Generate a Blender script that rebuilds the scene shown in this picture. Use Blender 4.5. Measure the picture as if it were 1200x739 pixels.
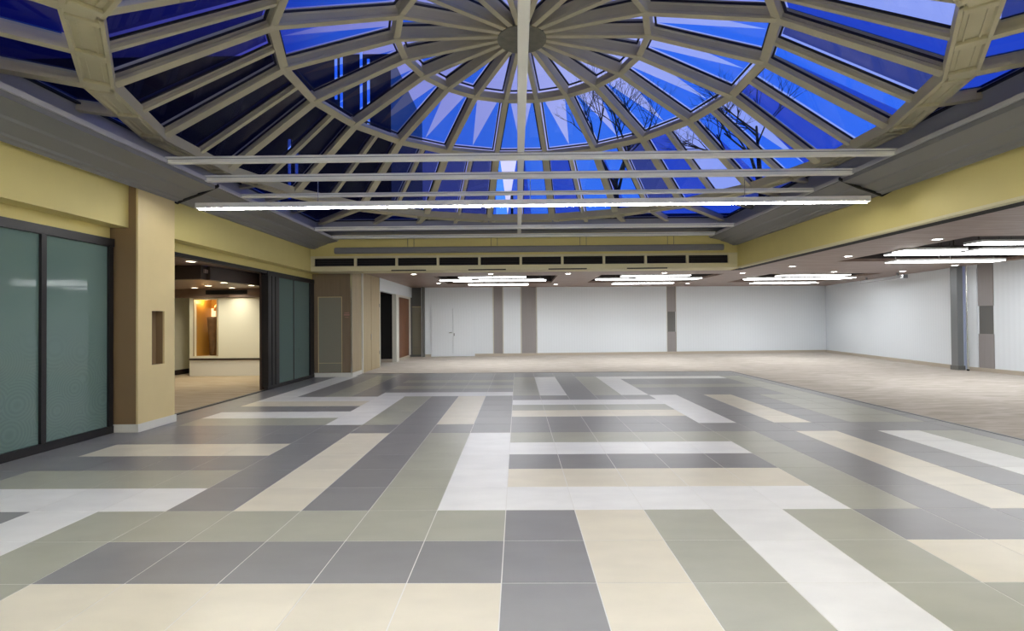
import bpy, bmesh, math, random
from mathutils import Vector, Matrix
random.seed(7)
S = bpy.context.scene
COL = S.collection
for o in list(bpy.data.objects): bpy.data.objects.remove(o)

# ------------------------------------------------------------------ camera
def make_camera():
    yaw, pit, roll, f = -.011, .0115, -.0080, 576.5
    c, s = math.cos(yaw), math.sin(yaw)
    A = Matrix(((c, -s, 0), (s, c, 0), (0, 0, 1)))
    c, s = math.cos(pit), math.sin(pit)
    M = Matrix(((1, 0, 0), (0, c, s), (0, -s, c))) @ A
    r, fw, up = M[0], M[1], M[2]
    c, s = math.cos(roll), math.sin(roll)
    r2 = c * r + s * up
    up2 = c * up - s * r
    cam = bpy.data.cameras.new('camera')
    cam.sensor_fit = 'HORIZONTAL'; cam.sensor_width = 36
    cam.lens = f / 1200 * 36
    cam.clip_end = 300
    o = bpy.data.objects.new('camera', cam); COL.objects.link(o)
    m = Matrix((r2, up2, -fw)).transposed().to_4x4()
    m.translation = (0, 0, 1.65)
    o.matrix_world = m
    S.camera = o
make_camera()

# ------------------------------------------------------------------ world: dusk sky, bright towards +X
S.view_settings.view_transform = 'Standard'
S.view_settings.look = 'None'
S.view_settings.gamma = 1
S.view_settings.use_curve_mapping = False
S.view_settings.exposure = 0.14

def world():
    w = bpy.data.worlds.new('dusk'); S.world = w; w.use_nodes = True
    n = w.node_tree.nodes; l = w.node_tree.links; n.clear()
    out = n.new('ShaderNodeOutputWorld'); bg = n.new('ShaderNodeBackground')
    tc = n.new('ShaderNodeTexCoord'); dt = n.new('ShaderNodeVectorMath'); dt.operation = 'DOT_PRODUCT'
    dt.inputs[1].default_value = (0.86, 0.28, 0.05)
    cr = n.new('ShaderNodeValToRGB')
    mr = n.new('ShaderNodeMapRange'); mr.inputs[1].default_value = -0.9; mr.inputs[2].default_value = 0.95
    e = cr.color_ramp.elements
    e[0].position = 0.0; e[0].color = (.010, .010, .07, 1)
    e[1].position = 1.0; e[1].color = (.36, .44, .95, 1)
    for p, c in ((.30, (.016, .016, .12, 1)), (.43, (.07, .07, .40, 1)), (.56, (.26, .27, .68, 1)), (.68, (.42, .45, .90, 1)), (.82, (.30, .38, .92, 1))):
        x = e.new(p); x.color = c
    no = n.new('ShaderNodeTexNoise'); no.inputs['Scale'].default_value = 2.2; no.inputs['Detail'].default_value = 4
    ad = n.new('ShaderNodeMath'); ad.operation = 'MULTIPLY_ADD'; ad.inputs[1].default_value = .22; ad.inputs[2].default_value = -.11
    sm = n.new('ShaderNodeMath'); sm.operation = 'ADD'
    l.new(tc.outputs['Generated'], dt.inputs[0]); l.new(tc.outputs['Generated'], no.inputs['Vector'])
    l.new(dt.outputs['Value'], mr.inputs[0]); l.new(no.outputs['Fac'], ad.inputs[0])
    l.new(mr.outputs[0], sm.inputs[0]); l.new(ad.outputs[0], sm.inputs[1])
    l.new(sm.outputs[0], cr.inputs[0]); l.new(cr.outputs[0], bg.inputs['Color'])
    bg.inputs['Strength'].default_value = 0.92
    l.new(bg.outputs[0], out.inputs[0])
world()

L_PANEL = 7.6      # luminous slabs of the ceiling clusters
L_TUBE = 60.0
L_TUBE_ADDED = 105.0      # unseen lamp added above the camera to light the front floor
P_DOWN = 60.0      # downlight watts
L_SHOP = 56.0

# ------------------------------------------------------------------ materials
MATS = {}
def mat(name, col, rough=.5, metal=0, noise=None, amt=.1, scale=3.0, stretch=(1, 1, 1), bump=0, spec=.5, rnd=0, emit=None, es=0, coat=0):
    m = bpy.data.materials.new(name); m.use_nodes = True
    n = m.node_tree.nodes; l = m.node_tree.links
    b = n['Principled BSDF']
    b.inputs['Base Color'].default_value = (*col, 1); b.inputs['Roughness'].default_value = rough
    b.inputs['Metallic'].default_value = metal; b.inputs['Specular IOR Level'].default_value = spec
    b.inputs['Coat Weight'].default_value = coat
    if emit:
        b.inputs['Emission Color'].default_value = (*emit, 1); b.inputs['Emission Strength'].default_value = es
    if noise or rnd:
        g = n.new('ShaderNodeNewGeometry'); mp = n.new('ShaderNodeMapping')
        mp.inputs['Scale'].default_value = stretch
        t = n.new('ShaderNodeTexNoise'); t.inputs['Scale'].default_value = scale; t.inputs['Detail'].default_value = 5
        l.new(g.outputs['Position'], mp.inputs[0]); l.new(mp.outputs[0], t.inputs['Vector'])
        mr = n.new('ShaderNodeMapRange'); mr.inputs[1].default_value = .25; mr.inputs[2].default_value = .75
        mr.inputs[3].default_value = 1 - amt; mr.inputs[4].default_value = 1 + amt
        l.new(t.outputs['Fac'], mr.inputs[0])
        val = mr.outputs[0]
        if rnd:
            oi = n.new('ShaderNodeObjectInfo'); mr2 = n.new('ShaderNodeMapRange')
            mr2.inputs[3].default_value = 1 - rnd; mr2.inputs[4].default_value = 1 + rnd
            l.new(oi.outputs['Random'], mr2.inputs[0])
            mu = n.new('ShaderNodeMath'); mu.operation = 'MULTIPLY'
            l.new(val, mu.inputs[0]); l.new(mr2.outputs[0], mu.inputs[1]); val = mu.outputs[0]
        hs = n.new('ShaderNodeVectorMath'); hs.operation = 'SCALE'
        hs.inputs[0].default_value = col
        l.new(val, hs.inputs['Scale']); l.new(hs.outputs[0], b.inputs['Base Color'])
        if bump:
            bp = n.new('ShaderNodeBump'); bp.inputs['Strength'].default_value = bump; bp.inputs['Distance'].default_value = .01
            l.new(t.outputs['Fac'], bp.inputs['Height']); l.new(bp.outputs[0], b.inputs['Normal'])
    MATS[name] = m
    return m

ts = dict(rough=.29, noise=1, amt=.06, scale=2.2, stretch=(1, 2.2, 1), rnd=.03, bump=.05)
mat('tile_white', (.84, .84, .81), **ts)
mat('tile_cream', (.74, .69, .555), **ts)
mat('tile_green', (.395, .40, .325), **ts)
mat('tile_dark', (.235, .235, .238), **ts)
mat('grout', (.80, .79, .75), rough=.8)
mat('yellow_paint', (.70, .60, .235), rough=.6, noise=1, amt=.02)
mat('yellow_trim', (.70, .64, .40), rough=.6)
mat('cornice_grey', (.22, .22, .225), rough=.5)
mat('cornice_lip', (.55, .54, .54), rough=.4)
mat('dark_brown', (.045, .028, .02), rough=.5)
mat('gap_black', (.012, .012, .012), rough=.9)
mat('frame_paint', (.60, .55, .37), rough=.45, noise=1, amt=.05)
mat('curb_grey', (.40, .41, .48), rough=.6)
mat('bar_white', (.93, .92, .85), rough=.4)
mat('hub_metal', (.20, .19, .14), rough=.55, noise=1, amt=.2, scale=9)
mat('gasket', (.01, .01, .015), rough=.6)
mat('dark_frame', (.010, .009, .010), rough=.45)
mat('tan_panel', (.74, .60, .31), rough=.5, noise=1, amt=.05, scale=1.5)
mat('brown_panel', (.22, .16, .10), rough=.5, noise=1, amt=.08, scale=3, stretch=(6, 6, .5))
mat('shaft_shade_brown', (.24, .16, .08), rough=.6)  # column shaft: shade of its camera-facing side put into the brown
mat('skirt_white', (.76, .75, .68), rough=.35)
mat('mirror_glass', (.28, .265, .205), rough=.12, spec=.6)  # beige base carries the reflection seen in the smoky panels
mat('chrome', (.7, .7, .68), rough=.2, metal=1)
mat('wood_light', (.46, .37, .22), rough=.45, noise=1, amt=.12, scale=2.5, stretch=(8, 8, .4))
mat('wood_red', (.20, .085, .04), rough=.4, noise=1, amt=.3, scale=3, stretch=(9, 9, .5))
mat('wall_grey_dark', (.14, .14, .135), rough=.6)
mat('panel_taupe', (.30, .28, .28), rough=.6, noise=1, amt=.05, scale=5, stretch=(12, 12, .2))
mat('panel_edge', (.60, .57, .48), rough=.5)
mat('base_beige', (.50, .44, .36), rough=.5)
mat('steel_grey', (.22, .23, .24), rough=.35, metal=.4)
mat('shop_cream', (.84, .81, .64), rough=.5)
mat('shop_white', (.80, .78, .70), rough=.25)
mat('shop_amber', (.50, .27, .05), rough=.4)
mat('shop_dark', (.05, .03, .022), rough=.5)
mat('copper', (.75, .36, .14), rough=.3, metal=.9)
mat('vase_brown', (.16, .09, .04), rough=.35, noise=1, amt=.3, scale=7)
mat('coffer_dark', (.035, .026, .026), rough=.8)
mat('lamp_body', (.75, .75, .73), rough=.4)
mat('glow_white', (.9, .9, .9), emit=(.97, .985, 1), es=L_PANEL)
mat('glow_tube', (.9, .9, .9), emit=(1, .98, .93), es=L_TUBE)
mat('glow_tube_added', (.9, .9, .9), emit=(1, .97, .90), es=L_TUBE_ADDED)
mat('glow_down', (.9, .9, .9), emit=(1, .97, .9), es=14)
mat('glow_warm', (.9, .8, .6), emit=(1, .82, .55), es=8)
mat('glow_pale', (.9, .8, .6), emit=(1, .78, .5), es=.8)
mat('tower_dark', (.02, .022, .05), rough=.4)
mat('tower_pale', (.55, .5, .55), rough=.6, emit=(.8, .75, 1), es=.9)
mat('tower_glow', (.1, .2, .6), emit=(.2, .35, 1), es=.7)
mat('bark', (.02, .018, .02), rough=.9)
mat('screen_case', (.30, .30, .31), rough=.4)
mat('sign_red', (.42, .22, .18), rough=.5)
mat('exterior_roof', (.10, .10, .12), rough=.9)

def wood_ceiling():
    m = mat('wood_ceiling', (.36, .27, .225), rough=.42)
    n = m.node_tree.nodes; l = m.node_tree.links; b = n['Principled BSDF']
    g = n.new('ShaderNodeNewGeometry'); mp = n.new('ShaderNodeMapping'); mp.inputs['Scale'].default_value = (.55, 7, 1)
    t = n.new('ShaderNodeTexNoise'); t.inputs['Scale'].default_value = 2.6; t.inputs['Detail'].default_value = 8; t.inputs['Distortion'].default_value = .5
    cr = n.new('ShaderNodeValToRGB'); cr.color_ramp.elements[0].position = .3; cr.color_ramp.elements[0].color = (.20, .125, .09, 1)
    cr.color_ramp.elements[1].position = .7; cr.color_ramp.elements[1].color = (.35, .26, .215, 1)
    l.new(g.outputs['Position'], mp.inputs[0]); l.new(mp.outputs[0], t.inputs['Vector']); l.new(t.outputs['Fac'], cr.inputs[0]); l.new(cr.outputs[0], b.inputs['Base Color'])
wood_ceiling()

def carpet_mat(name, cols, sc):
    m = mat(name, cols[1], rough=.95, spec=.15)
    n = m.node_tree.nodes; l = m.node_tree.links; b = n['Principled BSDF']
    g = n.new('ShaderNodeNewGeometry'); mp = n.new('ShaderNodeMapping'); mp.inputs['Scale'].default_value = sc
    mp.inputs['Rotation'].default_value = (0, 0, .25)
    t = n.new('ShaderNodeTexNoise'); t.inputs['Scale'].default_value = 2.0; t.inputs['Detail'].default_value = 7; t.inputs['Distortion'].default_value = 1.2
    cr = n.new('ShaderNodeValToRGB'); e = cr.color_ramp.elements
    e[0].position = .32; e[0].color = (*cols[0], 1); e[1].position = .68; e[1].color = (*cols[2], 1)
    x = e.new(.5); x.color = (*cols[1], 1)
    l.new(g.outputs['Position'], mp.inputs[0]); l.new(mp.outputs[0], t.inputs['Vector']); l.new(t.outputs['Fac'], cr.inputs[0]); l.new(cr.outputs[0], b.inputs['Base Color'])
    bp = n.new('ShaderNodeBump'); bp.inputs['Strength'].default_value = .3; l.new(t.outputs['Fac'], bp.inputs['Height']); l.new(bp.outputs[0], b.inputs['Normal'])
carpet_mat('carpet_beige', ((.42, .38, .32), (.50, .455, .40), (.58, .53, .49)), (.7, 3.2, 1))
carpet_mat('floor_planks', ((.40, .31, .20), (.47, .38, .26), (.53, .44, .31)), (.5, 5, 1))

def ribbed_wall():
    m = mat('wall_white', (.79, .84, .89), rough=.6)
    n = m.node_tree.nodes; l = m.node_tree.links; b = n['Principled BSDF']
    g = n.new('ShaderNodeNewGeometry')
    w = n.new('ShaderNodeTexWave'); w.wave_type = 'BANDS'; w.bands_direction = 'DIAGONAL'; w.inputs['Scale'].default_value = 4
    mp = n.new('ShaderNodeMapping'); mp.inputs['Scale'].default_value = (1.2, 1.2, 0)
    l.new(g.outputs['Position'], mp.inputs[0]); l.new(mp.outputs[0], w.inputs['Vector'])
    bp = n.new('ShaderNodeBump'); bp.inputs['Strength'].default_value = .12; bp.inputs['Distance'].default_value = .005
    l.new(w.outputs['Fac'], bp.inputs['Height']); l.new(bp.outputs[0], b.inputs['Normal'])
    mr = n.new('ShaderNodeMapRange'); mr.inputs[3].default_value = .985; mr.inputs[4].default_value = 1.01
    hs = n.new('ShaderNodeVectorMath'); hs.operation = 'SCALE'; hs.inputs[0].default_value = (.79, .84, .89)
    l.new(w.outputs['Fac'], mr.inputs[0]); l.new(mr.outputs[0], hs.inputs['Scale']); l.new(hs.outputs[0], b.inputs['Base Color'])
ribbed_wall()

def frosted():
    # back-painted frosted glass with faint printed rings
    m = mat('frosted_glass', (.13, .20, .18), rough=.05, spec=.5)
    n = m.node_tree.nodes; l = m.node_tree.links; b = n['Principled BSDF']
    g = n.new('ShaderNodeNewGeometry'); v = n.new('ShaderNodeTexVoronoi'); v.inputs['Scale'].default_value = 2.1
    mp = n.new('ShaderNodeMapping'); mp.inputs['Scale'].default_value = (0, 1, 1)
    l.new(g.outputs['Position'], mp.inputs[0]); l.new(mp.outputs[0], v.inputs['Vector'])
    mu = n.new('ShaderNodeMath'); mu.operation = 'MULTIPLY'; mu.inputs[1].default_value = 95
    si = n.new('ShaderNodeMath'); si.operation = 'SINE'
    l.new(v.outputs['Distance'], mu.inputs[0]); l.new(mu.outputs[0], si.inputs[0])
    sx = n.new('ShaderNodeSeparateXYZ'); l.new(g.outputs['Position'], sx.inputs[0])
    fz = n.new('ShaderNodeMapRange'); fz.inputs[1].default_value = 1.7; fz.inputs[2].default_value = .9; fz.inputs[3].default_value = 0; fz.inputs[4].default_value = 1
    l.new(sx.outputs['Z'], fz.inputs[0])
    m2 = n.new('ShaderNodeMath'); m2.operation = 'MULTIPLY'; l.new(si.outputs[0], m2.inputs[0]); l.new(fz.outputs[0], m2.inputs[1])
    m3 = n.new('ShaderNodeMath'); m3.operation = 'MULTIPLY_ADD'; m3.inputs[1].default_value = .06; m3.inputs[2].default_value = 1; l.new(m2.outputs[0], m3.inputs[0])
    hs = n.new('ShaderNodeVectorMath'); hs.operation = 'SCALE'; hs.inputs[0].default_value = (.13, .20, .18)
    l.new(m3.outputs[0], hs.inputs['Scale']); l.new(hs.outputs[0], b.inputs['Base Color'])
frosted()

def glass_mat(name, tint, gl=.06):
    m = bpy.data.materials.new(name); m.use_nodes = True
    n = m.node_tree.nodes; l = m.node_tree.links; n.clear()
    out = n.new('ShaderNodeOutputMaterial'); mx = n.new('ShaderNodeMixShader'); t = n.new('ShaderNodeBsdfTransparent'); g = n.new('ShaderNodeBsdfGlossy')
    g.inputs['Roughness'].default_value = .03; t.inputs['Color'].default_value = (*tint, 1); mx.inputs[0].default_value = gl
    l.new(t.outputs[0], mx.inputs[1]); l.new(g.outputs[0], mx.inputs[2]); l.new(mx.outputs[0], out.inputs[0])
    MATS[name] = m
glass_mat('dome_glass', (.86, .92, 1.0), .05)
glass_mat('clear_glass', (.95, .95, .93), .08)
glass_mat('blue_film', (.10, .40, .98), .0)
glass_mat('deep_film', (.06, .16, .62), .0)
glass_mat('night_film', (.10, .13, .28), .0)

# ------------------------------------------------------------------ helpers
class MB:
    def __init__(s): s.v = []; s.f = []; s.m = []
    def face(s, idx, mi=0): s.f.append(idx); s.m.append(mi)
    def box(s, x0, x1, y0, y1, z0, z1, mi=0):
        b = len(s.v)
        s.v += [(x0, y0, z0), (x1, y0, z0), (x1, y1, z0), (x0, y1, z0), (x0, y0, z1), (x1, y0, z1), (x1, y1, z1), (x0, y1, z1)]
        for q in ((0, 3, 2, 1), (4, 5, 6, 7), (0, 1, 5, 4), (1, 2, 6, 5), (2, 3, 7, 6), (3, 0, 4, 7)):
            s.face(tuple(b + i for i in q), mi)
        return s
    def obox(s, p, ux, uy, uz, a0, a1, b0, b1, c0, c1, mi=0):
        b = len(s.v); p = Vector(p)
        for (a, bb, c) in ((a0, b0, c0), (a1, b0, c0), (a1, b1, c0), (a0, b1, c0), (a0, b0, c1), (a1, b0, c1), (a1, b1, c1), (a0, b1, c1)):
            s.v.append(tuple(p + a * Vector(ux) + bb * Vector(uy) + c * Vector(uz)))
        for q in ((0, 3, 2, 1), (4, 5, 6, 7), (0, 1, 5, 4), (1, 2, 6, 5), (2, 3, 7, 6), (3, 0, 4, 7)):
            s.face(tuple(b + i for i in q), mi)
        return s
    def sweep(s, prof, p0, p1, side, up, mi=0, caps=True):
        """closed 2D profile [(side, up)] swept from p0 to p1"""
        b = len(s.v); n = len(prof); p0 = Vector(p0); p1 = Vector(p1); side = Vector(side); up = Vector(up)
        for p in (p0, p1):
            for a, c in prof: s.v.append(tuple(p + a * side + c * up))
        for i in range(n):
            j = (i + 1) % n
            s.face((b + i, b + j, b + n + j, b + n + i), mi)
        if caps:
            s.face(tuple(b + n - 1 - i for i in range(n)), mi); s.face(tuple(b + n + i for i in range(n)), mi)
        return s
    def cyl(s, c, r, h, n=20, mi=0, r2=None, axis='z'):
        return s.lathe(c, [(0, 0), (r, 0), (r if r2 is None else r2, h), (0, h)], n, mi, axis)
    def lathe(s, c, prof, n=20, mi=0, axis='z'):
        b = len(s.v); c = Vector(c); k = len(prof)
        for i in range(n):
            a = 2 * math.pi * i / n
            for r, h in prof:
                x, y = r * math.cos(a), r * math.sin(a)
                d = {'z': (x, y, h), 'y': (x, h, y), 'x': (h, x, y)}[axis]
                s.v.append(tuple(c + Vector(d)))
        for i in range(n):
            j = (i + 1) % n
            for q in range(k - 1):
                s.face((b + i * k + q, b + j * k + q, b + j * k + q + 1, b + i * k + q + 1), mi)
        return s
    def poly(s, pts, mi=0):
        b = len(s.v); s.v += [tuple(p) for p in pts]; s.face(tuple(range(b, b + len(pts))), mi); return s
    def mesh(s, name, mats):
        me = bpy.data.meshes.new(name); me.from_pydata(s.v, [], s.f); me.update()
        bm = bmesh.new(); bm.from_mesh(me); bmesh.ops.remove_doubles(bm, verts=bm.verts, dist=1e-6)
        bmesh.ops.dissolve_degenerate(bm, edges=bm.edges, dist=1e-7)
        bmesh.ops.recalc_face_normals(bm, faces=bm.faces); bm.to_mesh(me); bm.free()
        for x in ([mats] if isinstance(mats, str) else mats): me.materials.append(MATS[x])
        if len(me.polygons) == len(s.m):
            me.polygons.foreach_set('material_index', s.m)
        return me
    def build(s, name, mats, parent=None, bevel=0, smooth=False):
        me = s.mesh(name, mats)
        o = bpy.data.objects.new(name, me); COL.objects.link(o)
        if parent is not None:
            o.parent = parent
            o.matrix_parent_inverse = Matrix.Translation(-parent.location) if parent.location.length else Matrix()
            if parent.parent is not None and parent.type == 'MESH': pass
        if bevel:
            b = o.modifiers.new('bevel', 'BEVEL'); b.width = bevel; b.segments = 2; b.limit_method = 'ANGLE'
        if smooth:
            for p in me.polygons: p.use_smooth = True
        return o
def tag(o, label, cat, group=None, kind=None):
    if label: o['label'] = label
    if cat: o['category'] = cat
    if group: o['group'] = group
    if kind: o['kind'] = kind
    return o
def empty(name, loc, label, cat, group=None, kind=None):
    o = bpy.data.objects.new(name, None); COL.objects.link(o); o.location = loc; o.empty_display_size = .1
    return tag(o, label, cat, group, kind)
def struct(o, label, cat='wall'): return tag(o, label, cat, None, 'structure')

HL = 3.27      # low ceiling height
XL, XR = -6.2, 14.05
FX0, FX1 = -5.95, 6.30        # fascia planes of the dome well
FY0, FY1 = 1.9, 14.1
T = .6; GX, GY = -.191, 7.2   # tile grid: line i at (i+GX)*T, row j at (j+GY)*T

# ------------------------------------------------------------------ floor tiles
def colour(i, j):
    if i <= -10: return 'D'
    if i >= 11: return 'D'
    if j <= -5: j = -3 - ((-j) % 2)
    if j == -4: j = -3
    if j == -3: return 'G' if i <= -6 else 'C' if i <= -1 else {0: 'D', 1: 'C', 2: 'G', 3: 'W'}.get(i, 'G')
    if j == -2: return 'W' if i <= -7 else 'G' if i == -6 else 'D' if i <= 0 else {1: 'C', 2: 'G', 3: 'W', 4: 'G'}.get(i, 'C')
    if j == -1: return 'D' if i <= -8 else 'W' if i == -7 else 'G' if i <= -1 else {0: 'D', 1: 'C', 2: 'G', 3: 'W', 4: 'G'}.get(i, 'D')
    if 0 <= j <= 4:
        if i <= -6: return {0: 'W', 1: 'G', 2: 'D', 3: 'C', 4: 'D'}[j]
        if i >= 5: return {5: 'G', 6: 'D', 7: 'C', 8: 'D', 9: 'W'}.get(i, 'G')
        if i <= -1: return {-5: 'D', -4: 'C', -3: 'D', -2: 'G', -1: 'W'}[i]
        return {0: 'W', 1: 'C', 2: 'D', 3: 'W', 4: 'G'}[j]
    if j == 5: return 'D'
    if 6 <= j <= 10:
        if i <= -6: return {6: 'G', 7: 'W', 8: 'D', 9: 'C', 10: 'W'}[j]
        if i >= 5: return {5: 'W', 6: 'D', 7: 'C', 8: 'D'}.get(i, 'G')
        if i <= -1: return {-5: 'W', -4: 'G', -3: 'D', -2: 'C', -1: 'D'}[i]
        return {6: 'D', 7: 'C', 8: 'G', 9: 'W', 10: 'D'}[j]
    if 11 <= j <= 17:
        if j == 17 : return 'W' if i == -9 else 'G' if i == -7 else 'D'
        if i <= -6: return {-9: 'W', -8: 'D', -7: 'G', -6: 'D'}.get(i, 'D')
        if i <= -1: return {11: 'W', 12: 'D', 13: 'G', 14: 'D', 15: 'G', 16: 'D'}[j]
        if i <= 4: return {0: 'G', 1: 'W', 2: 'D', 3: 'G', 4: 'W'}[i]
        if i == 10: return 'G'
        return {11: 'D', 12: 'D', 13: 'G', 14: 'D', 15: 'D', 16: 'W'}[j]
    return 'D'
CN = {'W': 'tile_white', 'C': 'tile_cream', 'G': 'tile_green', 'D': 'tile_dark'}
def floor():
    base = MB().box(XL - .1, 6.78, -6.5, 15.72, -.12, -.0015).build('floor', 'grout')
    struct(base, 'indoor floor of square tiles in interlocking white, cream, olive and grey bands', 'floor')
    g = .0036
    me = {}
    for k, n in CN.items():
        m = MB(); m.box(g, T - g, g, T - g, -.012, 0)
        me[k] = m.mesh('tile', n)
    cells = []
    for j in range(-18, 19):
        for i in range(-11, 12):
            x0, x1 = (i + GX) * T, (i + 1 + GX) * T
            if x1 < XL + .05 or x0 > 6.7: continue
            cells.append((i, j, max(x0, XL - .05), min(x1, 6.78)))
    def seen(c):
        y = (c[1] + 1 + GY) * T
        if y < 2.7: return False
        xm = (c[2] + c[3]) / 2
        return abs(xm) < y * 1.08 + .2
    vis = sorted([c for c in cells if seen(c)], key=lambda c: c[1] * 10 + abs(c[2]))[:300]
    vs = set((c[0], c[1]) for c in vis)
    st = MB(); order = ['W', 'C', 'G', 'D']
    for c in cells:
        i, j, x0, x1 = c; y0 = (j + GY) * T; k = colour(i, j)
        if (i, j) in vs:
            full = abs((x1 - x0) - T) < 1e-6
            if full:
                o = bpy.data.objects.new('tile', me[k]); o.location = (x0, y0, 0)
            else:
                m = MB().box(x0 + g, x1 - g, y0 + g, y0 + T - g, -.012, 0); o = bpy.data.objects.new('tile', m.mesh('tile', CN[k]))
            COL.objects.link(o); o.parent = base
        else:
            st.box(x0 + g, x1 - g, y0 + g, y0 + T - g, -.012, 0, order.index(k))
    o = st.build('tile', [CN[k] for k in order], base); o['kind'] = 'stuff'
    c = MB(); c.box(-6.4, 16.5, 15.72, 26, -.12, .004); c.box(6.78, 16.5, -6.5, 15.72, -.12, .004)
    struct(c.build('floor', 'carpet_beige'), 'beige streaked carpet running behind and to the right of the tiles', 'floor')
    s = MB(); s.box(XL - .1, -4.4, 15.69, 15.73, -.02, .008); s.box(6.76, 6.80, -6.5, 15.72, -.02, .008); s.box(-5.0, 6.78, 15.69, 15.73, -.02, .008)
    struct(s.build('trim_1', 'steel_grey'), 'thin metal strip where tile floor meets beige carpet', 'trim')
floor()

# ------------------------------------------------------------------ low ceilings with coffers
COFFERS = [  # x0,x1,y0,y1, unit, depth pitch, label
    (-3.0, 1.45, 17.5, 21.1, 1.25, .78, 'luminous panel cluster in the back ceiling coffer, left of the three across the back'),
    (3.0, 7.35, 17.5, 21.1, 1.25, .78, 'luminous panel cluster in the middle back ceiling coffer above the white wall'),
    (9.1, 13.15, 17.8, 21.5, 1.3, .78, 'luminous panel cluster in the back ceiling coffer next to the room corner'),
    (9.1, 13.9, 9.9, 14.1, 1.45, .85, 'large luminous panel cluster in the nearest coffer of the right-hand wood ceiling'),
    (9.1, 13.9, 2.2, 6.4, 1.45, .85, 'luminous panel cluster in the wood ceiling at the right beside the camera'),
    (-3.6, 1.0, -4.6, -.6, 1.3, .85, 'luminous panel cluster in the ceiling behind the camera, left coffer'),
    (2.2, 6.6, -4.6, -.6, 1.3, .85, 'luminous panel cluster in the ceiling behind the camera, right coffer')]
def slab_with_holes(mb, x0, x1, y0, y1, z0, z1, holes):
    xs = sorted(set([x0, x1] + [h[k] for h in holes for k in (0, 1) if x0 < h[k] < x1]))
    ys = sorted(set([y0, y1] + [h[k] for h in holes for k in (2, 3) if y0 < h[k] < y1]))
    for a, b in zip(xs, xs[1:]):
        for c, d in zip(ys, ys[1:]):
            mx, my = (a + b) / 2, (c + d) / 2
            if any(h[0] < mx < h[1] and h[2] < my < h[3] for h in holes): continue
            mb.box(a, b, c, d, z0, z1)
def ceilings():
    H = [c[:4] for c in COFFERS]
    m = MB()
    slab_with_holes(m, -6.4, 16.6, 14.85, 26, HL, HL + .08, H)
    slab_with_holes(m, 6.55, 16.6, -6.6, 14.85, HL, HL + .08, H)
    slab_with_holes(m, -6.4, 6.55, -6.6, FY0 - .12, HL, HL + .08, H)
    c = struct(m.build('ceiling', 'wood_ceiling'), 'low wood-grained ceiling around the dome opening, with dark coffers and round downlights', 'ceiling')
    for x0, x1, y0, y1 in H:
        q = MB(); t = .03; z = HL + .42
        q.box(x0 - t, x1 + t, y0 - t, y1 + t, z, z + t)
        q.box(x0 - t, x0, y0 - t, y1 + t, HL + .081, z); q.box(x1, x1 + t, y0 - t, y1 + t, HL + .081, z)
        q.box(x0, x1, y0 - t, y0, HL + .081, z); q.box(x0, x1, y1, y1 + t, HL + .081, z)
        q.build('coffer', 'coffer_dark', c)
ceilings()
def cluster(c):
    x0, x1, y0, y1, u, p, lab = c
    cx, cy = (x0 + x1) / 2, (y0 + y1) / 2
    t = empty('ceiling_light', (cx, cy, HL - .2), lab, 'ceiling light')
    rows = [(-1.0, 2), (-1.45, 3), (-1.75, 3), (-1.1, 2)]
    w = .42
    ny = 4
    me = None
    for r, (off, n) in enumerate(rows):
        y = y1 - .75 - r * p
        if n == 2: xs = [cx + off * u + k * u for k in range(2)]
        elif r == 1: xs = [cx + off * u + k * u for k in range(3)]
        else: xs = [cx - 1.75 * u, cx - .55 * u, cx + .45 * u]
        z = HL - .06 - (.06 if r == 0 else 0) + (.04 if r % 2 else 0)
        for x in xs:
            if x + u > x1 + .05: continue
            MB().box(x + .02, x + u - .02, y - w / 2, y + w / 2, z, z + .012).build('light_panel', 'glow_white', t)
            MB().box(x + .015, x + u - .015, y - w / 2 - .005, y + w / 2 + .005, z + .0125, z + .06).build('housing', 'lamp_body', t)
            for q in (.15, u - .15): MB().cyl((x + q, y, z + .061), .012, HL + .42 - z - .062, 8).build('suspension_rod', 'chrome', t)
for c in COFFERS: cluster(c)

# ------------------------------------------------------------------ downlights
def downlight(x, y, z, lab, spot=True, warm=False, power=None, group='round ceiling downlights'):
    t = empty('downlight', (x, y, z), lab, 'downlight', group)
    MB().lathe((x, y, z - .012), [(.085, 0), (.115, 0), (.118, .008), (.118, .012), (.085, .012), (.085, 0)], 20).build('rim', 'lamp_body', t)
    MB().cyl((x, y, z - .010), .082, .004, 20).build('lens', 'glow_warm' if warm else 'glow_down', t)
    if spot:
        l = bpy.data.lights.new('downlight_lamp', 'SPOT'); l.energy = power or P_DOWN; l.spot_size = 2.7 if warm else 2.0; l.spot_blend = 1 if warm else .7
        l.shadow_soft_size = .08; l.color = (1, .94, .80) if warm else (.95, .98, 1)
        o = bpy.data.objects.new('bulb', l); COL.objects.link(o); o.parent = t; o.matrix_parent_inverse = Matrix.Translation(-t.location)
        o.location = (x, y, z - .04)
    return t
for x, y, w in ((-3.5, 16.6, 'left of the back coffers near the folding wood doors'), (-.9, 16.7, 'in front of the left back coffer'),
             (1.75, 16.9, 'between left and middle back coffers, front one'), (5.05, 16.9, 'in front of the middle back coffer'),
             (7.85, 17.2, 'between middle and corner coffers, front one'),
             (8.46, 15.2, 'right ceiling near the back end of the right fascia'), (10.95, 17.1, 'just in front of the back corner coffer'),
             (13.3, 17.1, 'beside the projection screen case'),
             (8.6, 12.85, 'right ceiling, left of the far end of the nearest coffer'), (8.65, 10.2, 'right ceiling, left of the near end of the nearest coffer'),
             (13.5, 15.3, 'above the grey post of the right wall')):
    downlight(x, y, HL, 'round white downlight ' + w, power=16 if x > 13 else P_DOWN)
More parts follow.
